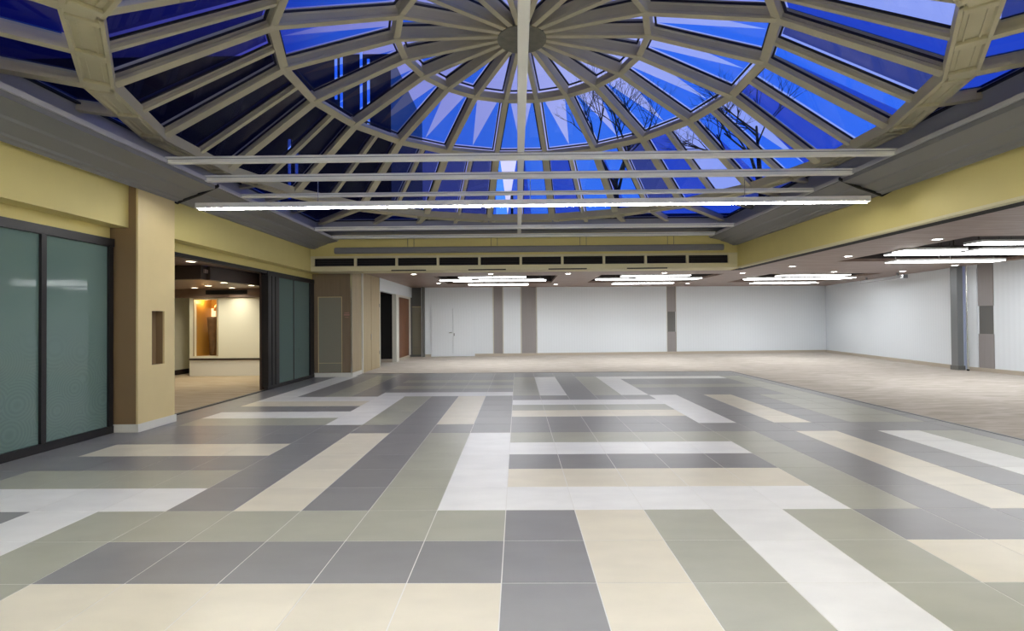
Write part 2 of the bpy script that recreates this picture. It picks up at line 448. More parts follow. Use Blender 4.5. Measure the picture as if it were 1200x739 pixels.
for x, y, w in ((-3.3, 20.6, 'above the white double door'), (1.7, 21.8, 'washing the wall right of the wide taupe strip'),
             (5.0, 21.9, 'washing the middle white wall panel'), (7.6, 22.0, 'washing the wall near the narrow niche strip'),
             (10.9, 22.2, 'washing the right-hand white panel of the back wall'), (13.5, 22.3, 'near the back right room corner')):
    downlight(x, y, HL, 'round white downlight ' + w, power=80 if x < 12 else 45)
for x, y, w in ((8.5, 6.0, 'right ceiling, level with the near bar'), (7.3, -2, 'behind the camera at right'), (-5, -1, 'behind the camera at left'), (0, -5.3, 'by the rear wall, centre'), (5, -5.3, 'by the rear wall, right')):
    downlight(x, y, HL, 'round white downlight ' + w)

# ------------------------------------------------------------------ walls of the back and the right
def wall_run(name, lab, p0, p1, panels, z0=.0, z1=HL, mats='wall_white', back='wall_white', base=True, flip=1):
    """p0->p1 along the wall; room on the side of -n*flip. panels: list (s0,s1,material,kind,z0,z1,proud)"""
    p0 = Vector((*p0, 0)); p1 = Vector((*p1, 0)); d = (p1 - p0); Ln = d.length; d.normalize(); n = Vector((-d.y, d.x, 0)) * flip
    m = MB().obox(p0, d, n, (0, 0, 1), -.12, Ln + .12, .03, .15, z0, z1)
    w = struct(m.build(name, back), lab, 'wall')
    for (s0, s1, mt, nm, a, b, pr) in panels:
        q = MB().obox(p0, d, n, (0, 0, 1), s0 + .004, s1 - .004, -pr, .03, a, b)
        q.build(nm, mt, w)
    return w, p0, d, n, Ln
# back wall, slightly skewed
BP0, BP1 = (-4.42, 23.15), (15.15, 24.35)
def bx(px):  # distance along the back wall of a pixel-derived azimuth is tabulated below
    return px
k = 19.61 / 469.0
def sb(x): return (x - 498) * k if x else 0
# station along the wall computed by intersecting azimuths once, written as metres
st = dict(door0=.34, door1=2.38, s579=3.32, s590=3.78, s611=4.64, s628=5.32, s784=11.70, s795=12.15)
pan = [(0, .34, 'wall_white', 'wall_panel', .12, HL, 0),
       (.34, 2.40, 'wall_white', 'wall_panel', 2.30, HL, 0),
       (2.40, 3.26, 'wall_white', 'wall_panel', .12, HL, 0),
       (3.30, 3.72, 'panel_taupe', 'wall_strip', .12, HL, -.015),
       (3.76, 4.58, 'wall_white', 'wall_panel', .12, HL, 0),
       (4.63, 5.32, 'panel_taupe', 'wall_strip', .12, HL, -.015),
       (5.37, 11.66, 'wall_white', 'wall_panel', .12, HL, 0),
       (12.13, 19.6, 'wall_white', 'wall_panel', .12, HL, 0),
       (11.68, 12.11, 'panel_taupe', 'wall_strip', .12, 1.08, -.01),
       (11.68, 12.11, 'panel_taupe', 'wall_strip', 2.05, HL, -.01)]
wb, p0, d, n, Ln = wall_run('wall_back', 'long white back wall of large panels divided by taupe vertical strips', BP0, BP1, pan)
# niche in the narrow strip: flat panel, recess shade put into its dark colour
MB().obox(p0, d, n, (0, 0, 1), 11.70, 12.09, .029, .0305, 1.08, 2.05).build('niche', 'wall_grey_dark', wb)
for a, b in ((3.262, 3.298), (3.722, 3.758), (4.585, 4.622), (5.325, 5.362), (11.662, 11.678), (12.112, 12.128)):
    MB().obox(p0, d, n, (0, 0, 1), a, b, -.008, .03, .12, HL - .002).build('edge_strip', 'panel_edge', wb)
b1 = MB(); b1.obox(p0, d, n, (0, 0, 1), .002, .338, -.02, .029, .004, .118); b1.obox(p0, d, n, (0, 0, 1), 2.402, 19.6, -.02, .029, .004, .118)
struct(b1.build('baseboard_back', 'base_beige'), 'beige baseboard along the white back wall', 'baseboard')
dr = MB(); dr.obox(p0, d, n, (0, 0, 1), .36, 1.36, -.05, .028, .01, 2.27)
dd = empty('door_1', tuple(p0 + d * 1.37), 'white flush double door in the back wall left of the taupe strips', 'door', kind='structure')
dr.build('door_leaf', 'wall_white', dd)
MB().obox(p0, d, n, (0, 0, 1), 1.38, 2.38, -.05, .028, .01, 2.27).build('door_leaf', 'wall_white', dd)
h = MB(); h.obox(p0, d, n, (0, 0, 1), 1.20, 1.33, -.10, -.085, 1.12, 1.145); h.obox(p0, d, n, (0, 0, 1), 1.30, 1.325, -.085, -.05, 1.12, 1.145)
h.build('door_handle', 'chrome', dd)
h = MB(); h.obox(p0, d, n, (0, 0, 1), 1.41, 1.45, -.085, -.05, .98, 1.10); h.build('lock', 'steel_grey', dd)

# right wall
RP = [(15.15, 24.35), (14.06, 15.85)]
pan = [(.01, 8.50, 'wall_white', 'wall_panel', .12, HL, 0)]
w, p0, d, n, Ln = wall_run('wall_right', 'white right wall between the back corner and the grey post', RP[0], RP[1], pan, flip=1)
struct(MB().obox(p0, d, n, (0, 0, 1), .03, 8.5, -.02, .029, .004, .118).build('baseboard_right', 'base_beige'), 'beige baseboard of the right wall behind the post', 'baseboard')
P2 = ((14.07, 15.50), (14.45, 11.5))
pan = [(.01, .26, 'wall_white', 'wall_panel', .12, HL, 0), (.75, 4.0, 'wall_white', 'wall_panel', .12, HL, 0),
       (.28, .73, 'panel_taupe', 'wall_strip', .12, 1.15, -.01), (.28, .73, 'panel_taupe', 'wall_strip', 2.0, HL, -.01)]
w, p0, d, n, Ln = wall_run('wall_right', 'white right wall nearer the camera with a taupe niche strip', P2[0], P2[1], pan)
MB().obox(p0, d, n, (0, 0, 1), .30, .71, .028, .0305, 1.15, 2.0).build('niche', 'wall_grey_dark', w)  # flat panel too, its dark colour stands for the recess shade
struct(MB().obox(p0, d, n, (0, 0, 1), .01, 4.0, -.02, .029, .004, .118).build('baseboard_right', 'base_beige'), 'beige baseboard of the right wall in front of the post', 'baseboard')
struct(MB().box(14.48, 14.6, -6.6, 11.48, 0, HL).build('wall_right', 'wall_white'), 'plain white right wall beside the camera', 'wall')
struct(MB().box(-6.4, 14.6, -6.72, -6.6, 0, HL + .5).build('wall_front', 'wall_white'), 'plain white wall behind the camera', 'wall')
pt = empty('post', (13.92, 15.68, 0), 'slim grey steel post with a thin pole in front of the right wall', 'post')
MB().box(13.80, 13.98, 15.58, 15.83, 0.005, HL).build('shaft', 'steel_grey', pt, bevel=.01)
MB().box(13.78, 14.00, 15.56, 15.85, 0.005, .14).build('plinth', 'wall_grey_dark', pt)
MB().cyl((13.90, 15.36, .005), .018, HL - .01, 12).build('pole', 'chrome', pt)
MB().cyl((13.90, 15.36, .005), .035, .05, 12).build('foot', 'gap_black', pt)
sc = empty('projection_screen_case', (13.3, 18.2, 3.05), 'long grey projection screen case hanging near the back right corner', 'screen case')
MB().obox((13.62, 19.6, 3.08), (-.10, -1, 0), (-1, .1, 0), (0, 0, 1), 0, 2.5, -.06, .06, -.05, .06).build('housing', 'screen_case', sc, bevel=.01)
MB().obox((13.62, 19.6, 3.08), (-.10, -1, 0), (-1, .1, 0), (0, 0, 1), 2.5, 2.54, -.07, .07, -.06, .07).build('end_cap', 'steel_grey', sc)
MB().obox((13.62, 19.6, 3.08), (-.10, -1, 0), (-1, .1, 0), (0, 0, 1), .3, .36, -.02, .02, .06, .17).build('bracket', 'steel_grey', sc)
MB().obox((13.62, 19.6, 3.08), (-.10, -1, 0), (-1, .1, 0), (0, 0, 1), 2.1, 2.16, -.02, .02, .06, .17).build('bracket', 'steel_grey', sc)

# ------------------------------------------------------------------ dome well: fascias
def well():
    zt = 3.80
    m = MB(); m.box(FX1, FX1 + .12, FY0 - .12, FY1 + .7, 3.13, zt + .4)
    w = struct(m.build('wall_right_fascia', 'yellow_paint'), 'yellow fascia on the right side of the dome opening', 'fascia')
    MB().box(FX1 - .006, FX1 + .122, FY0, FY1, 3.118, 3.16).build('edge_trim', 'yellow_trim', w)
    MB().box(FX1 + .125, FX1 + .40, FY0 - .12, 14.84, 3.125, 3.265).build('track', 'gap_black', w)
    m = MB(); m.box(-6.45, FX0, FY0 - .12, 14.85, 3.13, zt + .4)
    w = struct(m.build('wall_left_fascia', 'yellow_paint'), 'yellow fascia on the left side above the glass partitions', 'fascia')
    m = MB().box(-6.45, XL - .02, -6.6, 7.44, 2.95, 3.129); m.box(-6.45, XL - .02, 8.27, 14.85, 2.95, 3.129)
    m.build('lower_band', 'yellow_paint', w)
    m = MB(); m.box(FX0 + .002, FX1 - .002, FY0 - .12, FY0, 3.13, zt + .4)
    struct(m.build('wall_front_fascia', 'yellow_paint'), 'yellow fascia on the near side of the dome opening, above the camera', 'fascia')
    # back fascia with ten vent openings
    z0, z1 = 3.27, 3.50
    m = MB(); m.box(FX0 + .002, FX1 - .002, FY1, FY1 + .10, 3.56, 4.20); u = m; m = MB(); m.box(FX0 + .002, FX1 - .002, FY1, FY1 + .10, 3.13, z0); m.box(FX0 + .002, FX1 - .002, FY1, FY1 + .10, z1, 3.559)
    pitch = (6.07 + 5.85) / 10
    for q in range(11):
        xc = -5.85 + q * pitch
        a, b = xc - .035, xc + .035
        if q == 0: a, b = FX0 + .002, -5.85
        if q == 10: a, b = 6.07 - .03, FX1 - .002
        m.box(a, b, FY1, FY1 + .10, z0, z1)
    m.box(FX0 + .002, FX1 - .002, FY1 + .10, 14.85, 3.13, 3.17)
    w = struct(u.build('wall_back_fascia', 'yellow_paint'), 'yellow back fascia below the dome with a row of dark vent slots', 'fascia')
    m.build('vent_frame', 'yellow_trim', w)
    m = MB(); m.box(-5.25, 5.9, FY1 - .10, FY1 - .001, 3.62, 3.80)
    o = m.build('bullnose', 'cornice_grey', w, bevel=.045)
    for x in (-3.05, -.65, 1.9, 4.4):
        m = MB()
        for q in (-.01, .01): m.box(x + q * 9 - .006, x + q * 9 + .006, FY1 - .006, FY1 - .0005, 3.81, 4.09)
        m.build('seam', 'wall_grey_dark', w)
    MB().box(FX0 + .01, FX1 - .01, FY1 - .03, FY1 - .0005, 3.506, 3.53).build('frame_rail', 'yellow_trim', w)
    MB().box(FX0 + .01, FX1 - .01, FY1 - .03, FY1 - .0005, 3.235, 3.264).build('frame_rail', 'yellow_trim', w)
    ords = ['leftmost', 'second from left', 'third from left', 'fourth from left', 'fifth from left', 'sixth from left', 'seventh from left', 'eighth from left', 'ninth from left', 'rightmost']
    for q in range(10):
        a = -5.85 + q * pitch + (.036 if q else .001); b = -5.85 + (q + 1) * pitch - (.036 if q < 9 else .031)
        t = empty('air_vent', ((a + b) / 2, FY1 + .06, z0), 'dark slatted air vent in the yellow back fascia, %s of ten' % ords[q], 'vent', 'air vents in the back fascia')
        MB().box(a, b, FY1 + .075, FY1 + .095, z0 + .001, z1 - .001).build('backing', 'gap_black', t)
        for s_ in range(4):
            z = z0 + .035 + s_ * .052
            MB().obox(((a + b) / 2, FY1 + .045, z), (1, 0, 0), (0, .8, .6), (0, -.6, .8), -(b - a) / 2 + .003, (b - a) / 2 - .003, -.018, .018, -.002, .002).build('slat', 'coffer_dark', t)
    for x0, x1, wv in ((-3.62, -2.62, 'left end'), (-1.4, -.32, 'second from left'), (.9, 2.0, 'third from left'), (3.15, 4.3, 'right end')):
        t = MB(); t.box(x0, x1, FY1 - .004, FY1 + .05, 3.122, 3.15)
        tag(t.build('slot_diffuser', 'gap_black'), 'thin dark slot diffuser under the back fascia, ' + wv, 'vent', 'slot diffusers under the fascia')
well()

# cornices (profile swept along Y). (x inward, z)
def cornice(side, y0, y1, grow, name, lab):
    X = FX0 if side < 0 else FX1
    s = 1 if side < 0 else -1
    reach = .78
    pr = [(0, 3.775), (.13, 3.765), (.16, 3.79), (.22, 3.80), (.24, 3.825), (.46, 3.895), (.49, 3.92), (reach, 3.985), (reach, 4.0), (reach, 4.065), (reach - .06, 4.065), (reach - .06, 4.03), (0, 4.03)]
    pr = [(a + (grow if .1 < a else 0), z - (grow if z < 3.99 and a > .1 else 0)) for a, z in pr]
    m = MB()
    m.sweep([(s * a, z) for a, z in pr], (X, y0, 0), (X, y1, 0), (1, 0, 0), (0, 0, 1))
    o = m.build(name, 'cornice_grey')
    struct(o, lab, 'cornice')
    l = MB(); r = reach + grow
    l.box(X + s * r - .001, X + s * (r + .03), y0, y1, 4.0, 4.06)
    l.build('lip', 'cornice_lip', o)
    return o
cornice(-1, FY0, 8.28, .05, 'trim_2', 'near length of the grey moulded cornice above the left yellow fascia')
cornice(-1, 8.32, FY1 - .002, 0, 'trim_3', 'far length of the grey moulded cornice above the left yellow fascia')
cornice(1, FY0, 8.28, .05, 'trim_4', 'near length of the grey moulded cornice above the right yellow fascia')
cornice(1, 8.32, FY1 - .002, 0, 'trim_5', 'far length of the grey moulded cornice above the right yellow fascia')
for X, s, w in ((FX0, 1, 'left'), (FX1, -1, 'right')):
    pr = [(.01, 3.77), (.16, 3.690), (.30, 3.745), (.56, 3.835), (.876, 3.975), (.876, 4.02), (.01, 4.02)]
    m = MB().sweep([(s * a, z) for a, z in pr], (X, 8.281, 0), (X, 8.319, 0), (1, 0, 0), (0, 0, 1))
    struct(m.build('trim_6' if s > 0 else 'trim_7', 'gap_black'), 'dark joint gap in the %s cornice' % w, 'trim')

# ------------------------------------------------------------------ dome
DX, DY, EY = .11, 8.0, .975
SQ = (DX - 5.68, DX + 5.68, DY - 5.55, DY + 5.55)
def dome():
    root = empty('skylight', (DX, DY, 4.33), 'round glazed dome skylight of radiating beige ribs and blue panes', 'skylight')
    def P(R, Z, th): return Vector((DX + R * math.sin(th), DY + EY * R * math.cos(th), Z))
    RA, ZA, RB, ZB, RC, ZC, RH, ZH = 2.0, 6.09, 3.68, 5.51, 5.43, 4.365, .40, 6.24
    ang = [math.radians(18 * i - 9) for i in range(1, 21)]
    cen = Vector((DX, DY, 0.2))
    def up_of(p, t):
        n = (p - cen).normalized(); n = n - n.dot(t) * t; return n.normalized()
    def beam(nm, a, b, w, dp, parent, fl=None, ext=0):
        t = (b - a).normalized(); a = a - t * ext; b = b + t * ext
        up = up_of((a + b) / 2, t); side = t.cross(up)
        fw = w / 2; ww = w * .32
        pr = [(-fw, 0), (fw, 0), (fw, .035), (fw * .8, .05), (ww, .055), (ww, dp * .62), (fw * .75, dp * .66), (fw * .75, dp), (-fw * .75, dp), (-fw * .75, dp * .66), (-ww, dp * .62), (-ww, .055), (-fw * .8, .05), (-fw, .035)]
        return MB().sweep(pr, a, b, side, up).build(nm, 'frame_paint', parent)
    def pane(a0, a1, b0, b1, off, inset, nm='pane', film=None):
        """quad a0-a1 (inner edge) b1-b0 (outer edge)"""
        pts = [a0, a1, b1, b0]; c = sum(pts, Vector()) / 4
        nrm = (pts[2] - pts[0]).cross(pts[3] - pts[1]).normalized()
        if nrm.z < 0: nrm = -nrm
        pts = [p + nrm * off for p in pts]; c += nrm * off
        def ins(v, q):
            out = []
            N = len(v)
            for i in range(N):
                p, pm, pn = v[i], v[i - 1], v[(i + 1) % N]
                e1 = (p - pm); e2 = (pn - p)
                if e1.length < 1e-5: e1 = pm - v[i - 2]
                e1 = e1.normalized(); e2 = e2.normalized()
                n1 = nrm.cross(e1); n2 = nrm.cross(e2)
                if n1.dot(c - p) < 0: n1 = -n1
                if n2.dot(c - p) < 0: n2 = -n2
                k = n1 + n2; den = 1 + n1.dot(n2)
                out.append(p + k * (q / max(den, .35)))
            return out
        o0 = ins(pts, inset); o1 = ins(pts, inset + .028)
        m = MB()
        m.poly(o1, 0)
        for i in range(4):
            j = (i + 1) % 4
            lo = -nrm * .02
            m.poly([o0[i] + lo, o0[j] + lo, o1[j] + lo, o1[i] + lo], 1)
            m.poly([o1[i] + lo, o1[j] + lo, o1[j], o1[i]], 1)
        g = m.build(nm, ['dome_glass', 'gasket'], root)
        if film:
            z = nrm * .03
            o1 = [p + z for p in o1]
            for mt, fl in film:
                MB().poly([o1[k_] if isinstance(k_, int) else o1[k_[0]].lerp(o1[k_[1]], k_[2]) for k_ in fl]).build('tinted_film', mt, g)
        return g
    # hub
    m = MB(); m.lathe((DX, DY, ZH), [(0, 0), (RH, 0), (RH, .05), (RH * .9, .06), (RH * .9, .34), (0, .36)], 40)
    hub = m.build('hub', 'hub_metal', root)
    MB().lathe((DX, DY, ZH - .06), [(0, 0), (.05, 0), (.05, .02), (.02, .025), (.02, .06), (0, .06)], 16).build('hook', 'chrome', hub)
    # ribs
    for th in ang:
        beam('rib', P(RH * .92, ZH + .02, th), P(RA, ZA, th), .08, .27, root)
        beam('rib', P(RA, ZA, th), P(RB, ZB, th), .105, .21, root, ext=.01)
        beam('rib', P(RB, ZB, th), P(RC, ZC, th), .15, .16, root, ext=.01)
    for i in range(20):
        t0, t1 = ang[i], ang[(i + 1) % 20]
        for (R, Z, w, dp) in ((RA, ZA, .10, .17), (RB, ZB, .13, .15)):
            beam('ring_beam', P(R, Z + .01, t0), P(R, Z + .01, t1), w, dp, root)
        # ring C panelled beam
        a, b = P(RC + .07, ZC - .01, t0), P(RC + .07, ZC - .01, t1)
        t = (b - a).normalized(); side = t.cross(Vector((0, 0, 1)))
        if side.dot(a - Vector((DX, DY, a.z))) < 0: side = -side
        m = MB().sweep([(-.155, .0), (-.12, .0), (-.105, .03), (.105, .03), (.12, 0), (.155, 0), (.155, .16), (-.155, .16)], a, b, side, (0, 0, 1))
        rb = m.build('ring_beam', 'frame_paint', root)
        mid = (a + b) / 2
        for c_, hw in ((mid, .065), (a + t * .12, .045), (b - t * .12, .045)):
            MB().obox(c_, t, side, (0, 0, 1), -hw, hw, -.12, .12, -.014, .03).build('collar', 'frame_paint', rb, bevel=.01)
        for s_ in (-.06, .06): MB().obox(mid, t, side, (0, 0, 1), -(b - a).length / 2 + .2, (b - a).length / 2 - .2, s_ - .008, s_ + .008, .012, .03).build('moulding', 'frame_paint', rb)
        # mid mullion B-C
        tm = (t0 + t1) / 2 if t1 > t0 else (t0 + t1 + 2 * math.pi) / 2
        def chord(R, Z, f): return P(R, Z, t0).lerp(P(R, Z, t1), f)
        beam('mullion', chord(RB, ZB + .03, .5), chord(RC, ZC + .03, .5), .075, .10, root)
        # panes
        H_ = lambda f: P(RH, ZH, t0).lerp(P(RH, ZH, t1), f)
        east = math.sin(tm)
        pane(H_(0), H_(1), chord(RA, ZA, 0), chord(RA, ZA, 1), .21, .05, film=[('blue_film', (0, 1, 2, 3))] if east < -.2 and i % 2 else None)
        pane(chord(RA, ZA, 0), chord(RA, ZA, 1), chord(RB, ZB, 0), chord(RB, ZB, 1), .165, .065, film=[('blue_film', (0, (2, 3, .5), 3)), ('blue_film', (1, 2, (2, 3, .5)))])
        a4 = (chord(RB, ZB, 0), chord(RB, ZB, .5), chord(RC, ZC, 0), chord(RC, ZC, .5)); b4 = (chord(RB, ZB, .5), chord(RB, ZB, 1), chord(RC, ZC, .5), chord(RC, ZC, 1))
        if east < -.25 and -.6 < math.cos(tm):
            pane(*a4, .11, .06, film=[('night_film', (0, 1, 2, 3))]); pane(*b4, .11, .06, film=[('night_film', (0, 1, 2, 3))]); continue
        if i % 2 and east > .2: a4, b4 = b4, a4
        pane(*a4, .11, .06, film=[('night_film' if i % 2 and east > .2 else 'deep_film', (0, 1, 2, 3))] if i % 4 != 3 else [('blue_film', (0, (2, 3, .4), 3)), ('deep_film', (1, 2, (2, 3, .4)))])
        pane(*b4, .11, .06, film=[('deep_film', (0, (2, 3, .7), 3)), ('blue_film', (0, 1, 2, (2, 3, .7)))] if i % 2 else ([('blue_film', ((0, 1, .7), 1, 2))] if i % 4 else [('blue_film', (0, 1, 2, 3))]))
    # spandrel glazing between ring C and the square curb
    ZS = 4.36
    def hit(th):
        dx, dy = math.sin(th), math.cos(th)
        c = []
        if dx > 1e-6: c.append((SQ[1] - DX) / dx)
        if dx < -1e-6: c.append((SQ[0] - DX) / dx)
        if dy > 1e-6: c.append((SQ[3] - DY) / dy)
        if dy < -1e-6: c.append((SQ[2] - DY) / dy)
        r = min(x for x in c if x > 0); return Vector((DX + dx * r, DY + dy * r, ZS))
    RO = RC + .22
    for i in range(20):
        t0 = ang[i]; t1 = t0 + math.radians(18)
        for f, g in ((0, .5), (.5, 1)):
            u0 = t0 + (t1 - t0) * f; u1 = t0 + (t1 - t0) * g
            a = P(RO, ZS, u0); b = hit(u0)
            d0 = (b - Vector((DX, DY, ZS))).length; da = (a - Vector((DX, DY, ZS))).length
            if d0 > da + .12:
                t = (b - a).normalized(); sd = t.cross(Vector((0, 0, 1)))
                wdt = .07 if f == 0 else .05
                MB().sweep([(-wdt, 0), (wdt, 0), (wdt, .05), (wdt * .4, .06), (wdt * .4, .16), (-wdt * .4, .16), (-wdt * .4, .06), (-wdt, .05)], a - t * .25, b, sd, (0, 0, 1)).build('spandrel_rib', 'frame_paint', root)
            a1 = P(RO, ZS, u1); b1 = hit(u1)
            d1 = (b1 - Vector((DX, DY, ZS))).length
            if max(d0, d1) > da + .15:
                pts = [a, a1, b1]
                # corner between?
                if abs(b.x - b1.x) > .02 and abs(b.y - b1.y) > .02:
                    cx = SQ[1] if (b.x + b1.x) / 2 > DX else SQ[0]; cy = SQ[3] if (b.y + b1.y) / 2 > DY else SQ[2]
                    pts.append(Vector((cx, cy, ZS)))
                pts.append(b)
                c = Vector((0, 0, .12))
                m = MB().poly([p + c for p in pts], 0)
                gp = m.build('pane', ['dome_glass'], root)
                MB().poly([p + c * 1.2 for p in pts], 0).build('tinted_film', 'night_film' if (i + (f > 0)) % 2 else 'deep_film', gp)
    # gasket edge and curb wall
    m = MB(); x0, x1, y0, y1 = SQ
    for a in ((x0 - .12, x0, y0 - .12, y1 + .12), (x1, x1 + .12, y0 - .12, y1 + .12), (x0, x1, y0 - .12, y0), (x0, x1, y1, y1 + .12)):
        m.box(*a, 4.17, ZS + .16)
    m.build('curb', 'curb_grey', root)
    m = MB()
    for a in ((x0, x0 + .05, y0, y1), (x1 - .05, x1, y0, y1), (x0, x1, y0, y0 + .05), (x0, x1, y1 - .05, y1)):
        m.box(*a, ZS + .085, ZS + .11)
    m.build('curb_gasket', 'gasket', root)
    # shelf between cornice and curb
    m = MB()
    m.box(FX0 - .1, x0 - .001, FY0 - .1, FY1 + .1, 4.17, 4.21); m.box(x1 + .001, FX1 + .1, FY0 - .1, FY1 + .1, 4.17, 4.21)
    m.box(x0, x1, y1 + .001, FY1 + .1, 4.17, 4.21); m.box(x0, x1, FY0 - .1, y0 - .001, 4.17, 4.21)
    m.build('curb_soffit', 'curb_grey', root)
dome()
m = MB(); m.box(-20, SQ[0] - .13, -7, 27, 4.5, 4.6); m.box(SQ[1] + .13, 20, -7, 27, 4.5, 4.6); m.box(SQ[0] - .13, SQ[1] + .13, -7, SQ[2] - .13, 4.5, 4.6); m.box(SQ[0] - .13, SQ[1] + .13, SQ[3] + .13, 27, 4.5, 4.6)
struct(m.build('roof', 'exterior_roof'), 'flat dark roof around the dome', 'roof')

# ------------------------------------------------------------------ grid bars and linear lamp
def bar(y, x0, x1, h, wdt, z, lab):
    o = MB(); o.sweep([(-wdt / 2, 0), (wdt / 2, 0), (wdt / 2, h), (-wdt / 2, h)], (x0, y, z), (x1, y, z), (0, 1, 0), (0, 0, 1))
    t = o.build('crossbar', 'bar_white', bevel=.008)
    tag(t, lab, 'beam', 'white bars crossing below the dome')
    MB().box(x0 + .01, x1 - .01, y - wdt / 2 - .006, y - wdt / 2 - .0005, z + h * .55, z + h * .62).build('groove', 'steel_grey', t)
    return t
bar(7.15, -5.14, 5.49, .095, .09, 4.0, 'white square bar spanning the dome opening, nearest and uppermost in view')
bar(8.05, -5.14, 5.49, .10, .10, 3.99, 'white bar spanning the dome opening, second from the camera')
bar(9.15, -5.17, 5.52, .07, .07, 4.0, 'white bar spanning the dome opening, just above the glowing lamp')
bar(12.5, -5.17, 5.52, .09, .09, 4.0, 'white bar spanning the dome opening beyond the glowing lamp')
bar(13.75, -5.17, 5.52, .09, .14, 4.0, 'white bar spanning the far side of the dome, above the yellow band')
o = MB().box(.02, .12, 2.0, 13.95, 4.102, 4.165).build('crossbar', 'bar_white', bevel=.008)
tag(o, 'white bar running away from the camera below the dome centre', 'beam', 'white bars crossing below the dome')
def linear_lamp(y, x0, x1, z, lab, glow='glow_tube'):
    t = empty('linear_lamp', ((x0 + x1) / 2, y, z), lab, 'lamp')
    m = MB(); m.box(x0, x1, y - .075, y + .075, z + .045, z + .085); m.box(x0, x1, y - .075, y - .068, z - .002, z + .0449); m.box(x0, x1, y + .068, y + .075, z - .002, z + .0449)
    m.box(x0 - .008, x0, y - .075, y + .075, z - .002, z + .085); m.box(x1, x1 + .008, y - .075, y + .075, z - .002, z + .085)
    m.build('housing', 'lamp_body', t)
    n_ = 7; L = (x1 - x0) / n_
    for q in range(n_):
        m = MB(); m.lathe((x0 + q * L + .02, y, z), [(0, 0), (.02, 0), (.02, L - .04), (0, L - .04)], 12, axis='x')
        m.build('tube', glow, t)
    for q in range(n_ + 1):
        xx = min(max(x0 + q * L, x0 + .01), x1 - .01)
        MB().box(xx - .01, xx + .01, y - .02, y + .02, z - .022, z + .044).build('lamp_holder', 'lamp_body', t)
    for xx in (x0 + 2, (x0 + x1) / 2, x1 - 2):
        MB().cyl((xx, y, z + .085), .006, 4.0 - z - .085, 6).build('hanger', 'chrome', t)
linear_lamp(8.12, -5.3, 5.76, 3.56, 'long glowing linear lamp spanning the room below the white bars')
linear_lamp(2.6, -5.0, 5.4, 3.56, 'added unseen linear lamp above the camera that lights the front floor', 'glow_tube_added')

# ------------------------------------------------------------------ left side: partitions, column, doors
def partition(y0, y1, muls, lab, name, nm_lab=None):
    t = empty(name, (XL, (y0 + y1) / 2, 0), lab, 'partition')
    MB().box(XL - .06, XL + .05, y0, y1, 2.83, 2.95).build('top_rail', 'dark_frame', t)
    MB().box(XL - .06, XL + .05, y0, y1, .004, .11).build('bottom_rail', 'dark_frame', t)
    for q in muls: MB().box(XL - .05, XL + .045, q - .035, q + .035, .111, 2.829).build('mullion', 'dark_frame', t)
    for a, b in zip(muls, muls[1:]):
        MB().box(XL - .012, XL + .008, a + .036, b - .036, .112, 2.828).build('pane', 'frosted_glass', t)
    return t
partition(-6.58, 7.44, [-6.5, -5.2, -3.9, -2.6, -1.4, -.2, 1, 2.2, 3.3, 4.35, 5.33, 6.33, 7.39], 'dark-framed frosted teal glass partition in front of the tan column', 'glass_partition')
MB_ = MB().box(XL - .12, XL - .07, -6.6, 7.44, 0, 2.94)
struct(MB_.build('wall_left', 'shop_dark'), 'dark backing wall behind the near frosted glass', 'wall')
# column
cl = empty('column', (-6.0, 7.85, 0), 'tan panelled square column between the glass partition and the shop opening', 'column')
q = MB(); X = -5.80
q.box(-6.32, X - .03, 7.46, 8.26, .004, 3.775)
# cladding on the room side around the niche (Y 7.74..8.02, z 1.0..1.86)
cf = MB(); cf.box(X - .03, X, 7.455, 7.74, .12, 3.775); cf.box(X - .03, X, 8.02, 8.26, .12, 3.775); cf.box(X - .03, X, 7.74, 8.02, .12, 1.0); cf.box(X - .03, X, 7.74, 8.02, 1.86, 3.775)
# deepen niche: body made of pieces
q = MB(); q.box(-6.32, X - .14, 7.46, 8.26, .004, 3.775); q.box(X - .14, X - .031, 7.46, 7.739, .004, 3.775); q.box(X - .14, X - .031, 8.021, 8.26, .004, 3.775)
q.box(X - .14, X - .031, 7.739, 8.021, .004, .999); q.box(X - .14, X - .031, 7.739, 8.021, 1.861, 3.775)
q.build('shaft', 'shaft_shade_brown', cl); cf.build('cladding', 'tan_panel', cl)  # shaft browner than the tan cladding, so its front looks unlit
q = MB(); q.box(-6.32, X + .006, 7.43, 7.4545, .004, .125); q.box(X + .001, X + .025, 7.43, 8.27, .004, .125)
q.build('skirting', 'skirt_white', cl)
# opening + far glass doors
th = MB().box(XL - .06, XL + .03, 8.28, 12.05, -.003, .014)
struct(th.build('trim_8', 'dark_frame'), 'dark threshold track of the shop opening', 'trim')
struct(MB().box(XL - .07, XL + .04, 8.27, 12.05, 2.88, 2.949).build('trim_9', 'dark_frame'), 'dark head track above the shop opening', 'trim')
dg = empty('glass_door', (XL, 13.3, 0), 'dark-framed sliding frosted glass doors beyond the shop opening', 'door')
MB().box(XL - .06, XL + .05, 12.06, 14.84, 2.83, 2.95).build('top_rail', 'dark_frame', dg)
MB().box(XL - .06, XL + .05, 12.06, 14.84, .004, .09).build('bottom_rail', 'dark_frame', dg)
for a, b in ((12.06, 12.22), (12.26, 12.40), (12.44, 12.62)): MB().box(XL - .1, XL + .06, a, b, .091, 2.829).build('stile', 'dark_frame', dg)
for a, b in ((12.63, 13.52), (13.55, 14.55)): MB().box(XL - .012, XL + .01, a, b, .091, 2.829).build('pane', 'frosted_glass', dg)
MB().box(XL - .02, XL + .02, 13.521, 13.549, .091, 2.829).build('mullion', 'dark_frame', dg)
MB().box(XL - .04, XL + .04, 14.56, 14.84, .091, 2.829).build('stile', 'dark_frame', dg)
